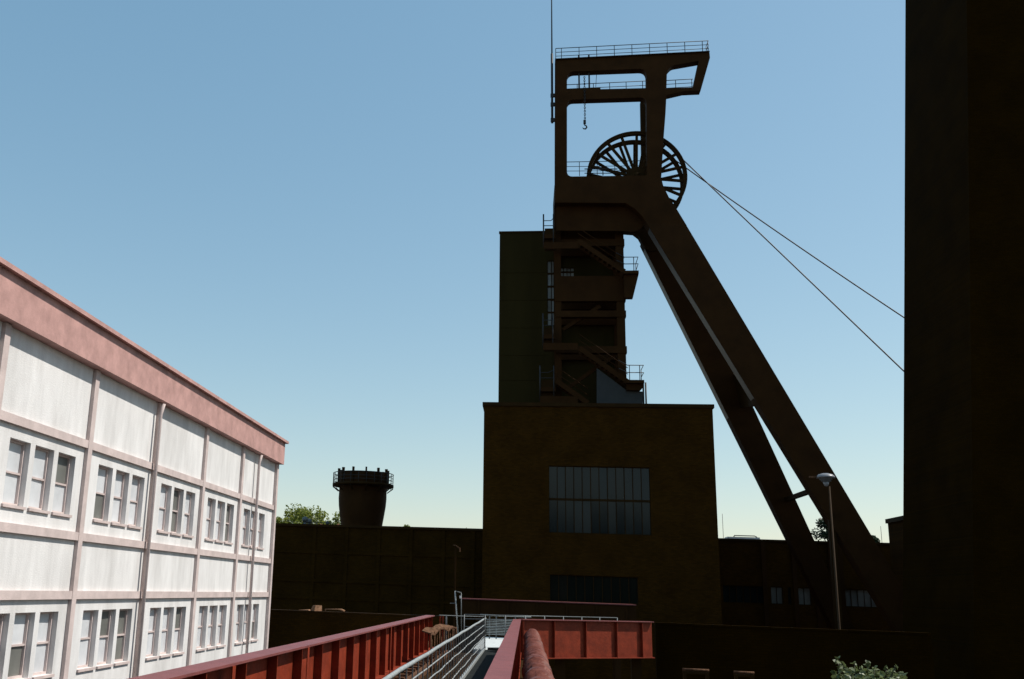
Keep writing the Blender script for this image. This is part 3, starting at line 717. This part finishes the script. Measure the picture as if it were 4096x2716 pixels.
# top flange in plates with butt joints
a=0
for b in (4.2,9.55,17.4,27.3):
    bxo('top_flange',a+0.004,b,-0.13,0.13,GT-0.024,GT,'redtop'); a=b
for yj in (9.3,12.55,20.4):
    bxo('splice_plate',yj-3-0.05,yj-3+0.05,-0.14,-0.131,GT-0.9,GT-0.0245,'red')
# right girder
bxo2,L2=girder(fb,(-0.24,3.0),(-0.24,29.5),GT,0.92,0.24,-1,[0.4+0.98*i for i in range(27)])
a=0
for b in (9.4,19.0,26.5):
    bxo2('top_flange',a+0.003,b,-0.11,0.11,GT-0.024,GT,'redtop'); a=b
# left railing of the deck (galvanised)
RX=-1.25
fn=thing('deck_railing','galvanised railing with bent bars running along the footbridge deck','railing',(RX,18,DECK))
def wob(y,a): return a*math.sin(y*1.3)+a*0.6*math.sin(y*3.1+1)
ys=[5+0.6*i for i in range(47)]
tube('handrail',[(RX,y,CAMZ-0.79+wob(y,0.004)) for y in ys if y<=32.7],0.024,'galv',fn,n=10)
for j,z in enumerate((0.97,1.13,1.30,1.47)):
    tube('rail_bar',[(RX+wob(y+j,0.005),y,CAMZ-z+wob(y+2*j,0.006)) for y in ys if y<=32.7],0.010,'galv',fn,n=6)
box('kerb_angle',RX-0.03,RX+0.03,5,32.6,DECK-0.02,DECK+0.06,'galv',fn)
post=box('railing_post',RX-0.006,RX+0.006,5.0-0.02,5.0+0.02,DECK-0.1,CAMZ-0.80,'galvdark',fn)
for i in range(1,46):
    copy_at(post,(0,0.6*i,0))
# gate at the end of the walkway
GD=39.5
gt=thing('end_fence','galvanised slatted fence panel closing the end of the pale landing','fence',(-0.8,GD,DECK))
gx0=P(1946,2500,GD).x; gx1=P(2125,2500,GD).x; gz_t=P(2020,2463,GD).z; gz_m=P(2020,2482,GD).z
tube('handrail',[(gx0-0.25,GD,gz_t),(gx1,GD,gz_t)],0.026,'galv',gt)
nn=0
for px in (1958,1985,2020,2062,2105):
    u=P(px,2500,GD).x; box('post',u-0.022,u+0.022,GD-0.02,GD+0.02,DECK,gz_t,'galvdark',gt)
zz=gz_m
sl=None
while zz>DECK+0.12:
    if sl is None: sl=box('slat',gx0,gx1,GD-0.03,GD-0.022,zz-0.012,zz+0.012,'galv',gt); z00=zz
    else: copy_at(sl,(0,0,zz-z00))
    zz-=0.058
# cross bridge
p=Vector((-0.15,29.84)); d=Vector((0.777,0.629)); q=p+d*5.2
cb_=thing('cross_bridge','short red plate girder bridge branching off at an angle from the footbridge','bridge',(2,32,0))
CGT=CAMZ-0.705
st=[0.05,1.2,2.42,3.66,4.72]
gbx,Lc=girder(cb_,tuple(p),tuple(q),CGT,1.09,0.22,-1,st)
gbx('top_flange',0,Lc,-0.115,0.115,CGT-0.024,CGT,'redtop')
nrm=Vector((-d.y,d.x))
for k_,off in enumerate((1.55,)):
    a=p+nrm*off; b=q+nrm*off
    hexa('deck',[(p.x+nrm.x*0.2,p.y+nrm.y*0.2,CGT-0.95),(q.x+nrm.x*.2,q.y+nrm.y*.2,CGT-0.95),(b.x,b.y,CGT-0.95),(a.x,a.y,CGT-0.95)],[(p.x+nrm.x*0.2,p.y+nrm.y*0.2,CGT-0.88),(q.x+nrm.x*.2,q.y+nrm.y*.2,CGT-0.88),(b.x,b.y,CGT-0.88),(a.x,a.y,CGT-0.88)],'deck',cb_)
for xy in ((1.0,31.2),(3.4,33.2)): box('bridge_pier',xy[0]-0.15,xy[0]+0.15,xy[1]-0.15,xy[1]+0.15,0,CGT-1.092,'steel2',cb_)
cr=thing('bridge_railing','galvanised railing running along the far side of the angled cross bridge','railing',(2,33.5,CGT-0.88))
a=p+nrm*1.5-d*0.9; b=q+nrm*1.5
for z in (-0.655,-0.78,-1.0): tube('rail_bar',[(a.x,a.y,CAMZ+z),(b.x,b.y,CAMZ+z)],0.013,'galvdark',cr)
for i in range(9):
    u=a+(b-a)*(i/8); tube('post',[(u.x,u.y,CGT-0.9),(u.x,u.y,CAMZ-0.655)],0.016,'galvdark',cr)
# wrapped pipe beside the girder
pi_=thing('wrapped_pipe','thick weathered red wrapped pipe lying beside the bridge girder, bending down','pipe',(0.13,15,0))
def wrap_pipe():
    V=[];Fc=[];n=28
    path=[(0.135,4.0+0.012*i,CAMZ-0.905) for i in range(1592)]
    y=path[-1][1]
    path=path[::2]
    for k in range(1,13):
        a=R(90)*k/12; path.append((0.135,23.1+0.36*math.sin(a),CAMZ-0.905-0.36*(1-math.cos(a))))
    path.append((0.135,23.46,CAMZ-3.2)); path.append((0.135,23.46,0.0))
    rnd=random.Random(3)
    ph=[rnd.uniform(0,6.28) for _ in range(12)]
    joints=[]; y=4.0
    while y<24: 
        y+=rnd.uniform(0.16,0.34); joints.append((y,rnd.uniform(-0.35,0.35),rnd.uniform(0.012,0.032)))
    for i,pp_ in enumerate(path):
        c=Vector(pp_)
        if i<len(path)-14: d_=Vector((0,1,0))
        else:
            d_=(c-Vector(path[i-1])).normalized()
        s=Vector((1,0,0)); u=s.cross(d_)
        for k in range(n):
            a=2*math.pi*k/n; rad=0.146
            yy=c.y+0.10*math.cos(a+0.7)
            if i<len(path)-14:
                for (jy,sk_,am) in joints:
                    t=yy+sk_*0.3*math.sin(a)-jy
                    if 0<=t<0.25: rad+=am*math.exp(-t/0.06)
                    elif -0.03<t<0: rad-=am*0.35
                rad+=0.004*math.sin(yy*37+ph[0]+3*a)+0.003*math.sin(yy*61+2*a+ph[1])
            V.append(c+(s*math.cos(a)+u*math.sin(a))*rad)
    for i in range(len(path)-1):
        for k in range(n):
            a=i*n+k;b=i*n+(k+1)%n; Fc.append((a,b,b+n,a+n))
    return mesh_obj('pipe_skin',V,Fc,'pipe',pi_,smooth=True)
wrap_pipe()
for yy in (9,14,19,22.5):
    box('saddle',0.0,0.27,yy-0.04,yy+0.04,DECK-0.3,CAMZ-1.04,'steel2',pi_)
    box('saddle_arm',-0.22,0.3,yy-0.05,yy+0.05,DECK-0.4,DECK-0.302,'steel2',pi_)

# rusty old rail beside the girder, with cleats
orl=thing('rusty_channel','rusted steel channel with bolted cleats along the foot of the red girder','rail',(-2.35,18,DECK-0.1))
box('channel',-2.55,-2.2,4.0,30.0,DECK-0.12,DECK-0.02,'rust',orl)
box('channel_lip',-2.28,-2.2,4.0,30.0,DECK-0.019,DECK+0.05,'rust',orl)
rnd=random.Random(5)
cl=box('cleat',-2.5,-2.32,4.5-0.08,4.5+0.08,DECK-0.019,DECK+0.06,'rust',orl)
for i in range(1,34): copy_at(cl,(rnd.uniform(-0.02,0.02),0.74*i,0))
# hanging bent plate on the girder
bp_=thing('bent_plate','buckled rusty plate with hanging bars, on top of the bridge beside the red girder','scrap',(-2.1,25,DECK))
V=[];Fc=[]
pts=[(1707,2528),(1722,2522),(1742,2514),(1760,2506),(1778,2508),(1795,2506),(1809,2505)]
for i,(x,y) in enumerate(pts):
    D=23.5+i*0.45
    c=P(x,y,D)
    tw_=0.05*math.sin(i*2.1)
    for dx,dz in ((-0.11,0.03+tw_),(0.11,-0.03-tw_)):
        V.append(c+Vector((dx,0,dz))); V.append(c+Vector((dx,0,dz-0.03)))
for i in range(len(pts)-1):
    a=4*i;b=4*(i+1)
    Fc+=[(a,b,b+2,a+2),(a+1,a+3,b+3,b+1),(a,a+1,b+1,b),(a+2,b+2,b+3,a+3)]
Fc+=[(0,2,3,1),(4*6,4*6+1,4*6+3,4*6+2)]
mesh_obj('plate',V,Fc,'rust',bp_)
for i,(x,y) in enumerate(pts):
    D=23.5+i*0.45; c=P(x,y+2,D); tube('hanging_bar',[c+Vector((0.1,0,0)),(c.x+0.1,c.y,DECK-0.1)],0.014,'rust',bp_,n=5)
    c=P(x+7,y+3,D+0.2); tube('hanging_bar',[c,(c.x,c.y,DECK-0.1)],0.012,'rust',bp_,n=5)
# hoop frame with junction box
DHp=33.0
hp=thing('hoop_frame','slim pale hoop of two poles carrying a small white box','frame',(P(1832,2530,DHp).x,DHp,DECK-0.3))
tube('pole',[P(1832,2545,DHp),P(1826,2450,DHp),P(1820,2364,DHp)],0.02,'galv',hp)
tube('pole',[P(1846,2545,DHp),P(1845,2450,DHp),P(1845,2371,DHp)],0.014,'galvdark',hp)
tube('crossbar',[P(1819,2364,DHp),P(1845,2371,DHp)],0.014,'galvdark',hp); tube('crossbar',[P(1800,2413,DHp),P(1822,2413,DHp)],0.012,'galvdark',hp)
bx_px('junction_box',1838,2383,1844,2393,DHp-0.06,0.08,'white',hp)
# thin wire rail from girder end
o=tube('guard_wire',[P(1757,2461,30.5),P(1850,2464,33),P(1935,2466,38)],0.012,'galvdark'); tag(o,'thin guard wire from the red girder end to the end fence','wire')
ep=thing('end_stanchion','red stanchion pair at the end of the bridge girder','post',(P(1762,2520,30.6).x,30.6,DECK-0.3))
for px,m_ in ((1760,'red'),(1771,'red'),(1785,'galv')):
    u=P(px,2500,30.6); box('upright',u.x-0.02,u.x+0.02,30.58,30.62,DECK-0.3,GT-0.02,m_,ep)
# rubble pile near the girder
V=[];Fc=[]
rb=thing('rust_heap','heap of flaked rusty scrap against the foot of the red girder','scrap',(-2.3,9.6,DECK-0.02))
rnd=random.Random(11)
for i in range(14):
    x=-2.45+rnd.uniform(-0.12,0.3); y=9.3+rnd.uniform(-0.3,0.7); s=rnd.uniform(0.05,0.12); z=DECK+0.02+rnd.uniform(0,0.05)
    c=Vector((x,y,z)); a=rnd.uniform(0,6); u=Vector((math.cos(a),math.sin(a),rnd.uniform(-.3,.3)))*s; w=Vector((-math.sin(a),math.cos(a),rnd.uniform(-.3,.3)))*s*0.7; t=Vector((0,0,0.03))
    hexa('flake',[c-u-w,c+u-w,c+u*0.7+w,c-u+w],[c-u-w+t,c+u-w+t,c+u*.7+w+t,c-u+w+t],'rust',rb)

# ------------------------------------------------------------------ low wall and beams on the right
DW=34.5
rwz=P(3000,2504,DW).z
lw=thing('yard_wall','long low dark brick yard wall beside the angled cross bridge','wall',(P(3100,2500,DW).x,DW,0))
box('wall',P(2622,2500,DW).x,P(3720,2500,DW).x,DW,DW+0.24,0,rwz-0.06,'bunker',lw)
xx=P(2622,2500,DW).x; e=P(3720,2500,DW).x
cs=box('coping_stone',xx,xx+0.59,DW-0.03,DW+0.27,rwz-0.057,rwz,'bunker',lw)
i=1
while xx+0.6*(i+1)<e: copy_at(cs,(0.6*i,0,random.uniform(-0.006,0.006))); i+=1
for i,(xa,ya,xb,yb) in enumerate(((2730,2677,2836,2683),(2935,2688,3017,2693))):
    a=P(xa,ya,27);b=P(xb,yb,27); o=thing('pipe_trestle',['longer low rusty pipe trestle before the yard wall','shorter low rusty pipe trestle before the yard wall'][i],'trestle',((a.x+b.x)/2,27,0))
    tube('pipe',[a,(b.x,27,a.z)],0.03,'rust',o); box('trestle_beam',a.x,b.x,26.97,27.03,a.z-0.1,a.z-0.04,'steel2',o)
    for u in (a.x+0.05,b.x-0.05): box('trestle_leg',u-0.04,u+0.04,26.95,27.05,0,a.z-0.05,'steel2',o)

# ------------------------------------------------------------------ street lamp
DLp=39.0
lc=P(3303,1912,DLp); s_=DLp/F
lp=thing('street_lamp','mushroom-headed street lamp on a slim pole before the strut legs','lamp',(lc.x,DLp,0))
lathe('pole',(lc.x+0.1,DLp),[(0.08,0.0),(0.05,2.0),(0.035,P(3313,1945,DLp).z)],'pole',lp,n=16)
zc=lambda y: P(3303,y,DLp).z
lathe('hood',(lc.x,DLp),[(34*s_,zc(1911)),(33*s_,zc(1906)),(25*s_,zc(1898)),(12*s_,zc(1894)),(1*s_,zc(1893))],'lampgrey',lp,n=32)
lathe('diffuser',(lc.x,DLp),[(15*s_,zc(1927)),(18*s_,zc(1925)),(18*s_,zc(1921)),(23*s_,zc(1919)),(23*s_,zc(1914)),(27*s_,zc(1911.5))],'lampglass',lp,n=32)
lathe('collar',(lc.x,DLp),[(0.06,zc(1945)),(0.12,zc(1927.5))],'lampgrey',lp,n=16)
a=P(3236,1908,DLp);b=P(3272,1907,DLp); beam('bracket_arm',a,b,0.06,0.06,'rust',lp)
# dark camera-like fixture on the ribbon hall
o=lathe('wall_light',(P(3520,2285,DR-0.3).x,DR-0.25),[(0.2,P(3520,2288,DR).z),(0.18,P(3520,2285,DR).z),(0.05,P(3520,2282,DR).z)],'lampgrey',None,n=16); tag(o,'small round wall light on the ribbon-window hall','light')

# ------------------------------------------------------------------ trees and sapling
def leaf_cloud(name, centres, rad, count, size, m, parent, rnd, squash=0.8, lobed=False):
    V=[];Fc=[]
    for c in centres:
        for i in range(count):
            while True:
                v=Vector((rnd.uniform(-1,1),rnd.uniform(-1,1),rnd.uniform(-1,1)))
                if v.length<1: break
            pnt=Vector(c[:3])+Vector((v.x,v.y,v.z*squash))*rad*(c[3] if len(c)>3 else 1)
            a=Vector((rnd.gauss(0,1),rnd.gauss(0,1),rnd.gauss(0,0.6))).normalized(); b=a.cross(Vector((rnd.gauss(0,1),rnd.gauss(0,1),rnd.gauss(0,1)))).normalized()
            s=size*rnd.uniform(0.6,1.25); o=len(V)
            if lobed:
                shp=[(-1,0),(-0.55,0.75),(-0.1,0.55),(0.25,0.7),(0.45,0.3),(1,0),(0.45,-0.3),(0.25,-0.7),(-0.1,-0.55),(-0.55,-0.75)]
                nn_=a.cross(b)
                for (p_,q_) in shp: V.append(pnt+a*s*p_+b*s*q_+nn_*s*0.25*abs(q_))
                for k in range(1,9): Fc.append((o,o+k,o+k+1))
            else:
                V+= [pnt-a*s, pnt+b*s*0.6, pnt+a*s, pnt-b*s*0.6]; Fc.append((o,o+1,o+2,o+3))
    me=mesh_obj(name,V,Fc,m,parent)
    return me
def tree(base, h, crown_r, crown_z, label, m, seed, name='broadleaf_tree', nclump=26, count=150, lsize=0.16, group='trees beyond the hall roofs'):
    rnd=random.Random(seed); t=thing(name,label,'tree',base,group); b=Vector(base)
    L=[([b,b+Vector((rnd.uniform(-.2,.2),0,h*0.45)),b+Vector((rnd.uniform(-.4,.4),0,h*0.9))],[0.28,0.2,0.06])]
    cs=[]
    for i in range(nclump):
        a=rnd.uniform(0,6.28); rr=crown_r*math.sqrt(rnd.random()); zz=crown_z+(h-crown_z)*rnd.random()
        k=1-((zz-crown_z)/(h-crown_z))**2*0.75; c=b+Vector((rr*k*math.cos(a),rr*k*math.sin(a),zz)); cs.append((*c,rnd.uniform(0.55,1.2)))
        L.append(([b+Vector((0,0,zz*0.75)),(b+Vector((0,0,zz*0.9))+c)/2,c],[0.08,0.05,0.02]))
    tubes('trunk',L,'bark',t,n=5); leaf_cloud('crown',cs,crown_r*0.3,count,lsize,m,t,rnd)
TD=112.0
for i,(px,top,rad,lab) in enumerate((
    (1100,2056,3.2,'loose green tree showing beside the works building cornice'),
    (1165,2028,3.6,'tallest pointed green tree beyond the low hall roof'),
    (1232,2042,3.8,'round green tree behind the roof vents'),
    (1290,2054,3.0,'low green tree behind the roof railing'),
    (1335,2036,3.3,'green tree with a ragged top right beside the flared tank'))):
    b=P(px,2200,TD+3*(i%2)); ht=P(px,top,TD+3*(i%2)).z
    tree((b.x,TD+3*(i%2),0),ht,rad,ht-6.5,lab,'leaf',20+i)
for i,(px,top,rad,lab) in enumerate(((1622,2110,1.2,'tip of a tree just clearing the roof, close to the flared tank'),(1752,2111,0.8,'small tree tip clearing the roof halfway between tank and block'),(1866,2116,0.8,'small tree tip clearing the roof close to the tall brick block'))):
    b=P(px,2200,TD); ht=P(px,top,TD).z
    tree((b.x,TD,0),ht,rad,ht-2.5,lab,'leaf',40+i,nclump=10,count=90)
b=P(3322,2200,118); ht=P(3322,2088,118).z
tree((b.x,118,0),ht,2.9,ht-7,'dark green tree showing between the two strut legs','leafdark',51,count=220)
b=P(3492,2200,118); ht=P(3492,2150,118).z
tree((b.x,118,0),ht,1.2,ht-4,'dark tree just showing beside the foot of the wider strut leg','leafdark',52,nclump=10)
# sapling
rnd=random.Random(77)
SD=16.0
sb=P(3470,2716,SD)
sp=thing('sapling','young leafy sapling with pale green lobed leaves, before the yard wall','sapling',(sb.x,SD,0))
L=[];cs=[]
tops=[(3346,2632),(3372,2655),(3418,2650),(3470,2648),(3335,2690),(3498,2672),(3546,2672),(3580,2668),(3445,2672),(3520,2690),(3395,2680),(3600,2692),(3560,2700),(3430,2700),(3480,2705),(3370,2705)]
for (x,y) in tops:
    D=SD+rnd.uniform(-0.35,0.35); t=P(x,y,D); base=Vector((sb.x+rnd.uniform(-.15,.15),SD,sb.z-1.0)); mid=(t+base)/2+Vector((rnd.uniform(-.1,.1),0,-0.05))
    L.append(([base,mid,t],[0.02,0.012,0.004]))
    for k in range(16):
        f=k/16; q=t+(mid-t)*f*1.3
        cs.append((q.x+rnd.uniform(-0.01,0.01)*(1+f*7),q.y+rnd.uniform(-.02,.02)*(1+f*4),q.z,0.35+f*1.5))
for i in range(90):
    q=P(rnd.uniform(3360,3600),rnd.uniform(2690,2790),SD+rnd.uniform(-0.5,0.5)); cs.append((*q,1.6))
L.append(([(sb.x,SD,0),(sb.x+0.05,SD,sb.z-2),(sb.x,SD,sb.z-0.9)],[0.06,0.045,0.03]))
tubes('stem',L,'bark',sp,n=5); leaf_cloud('leaves',cs,0.07,3,0.044,'leafbush',sp,rnd,lobed=True)
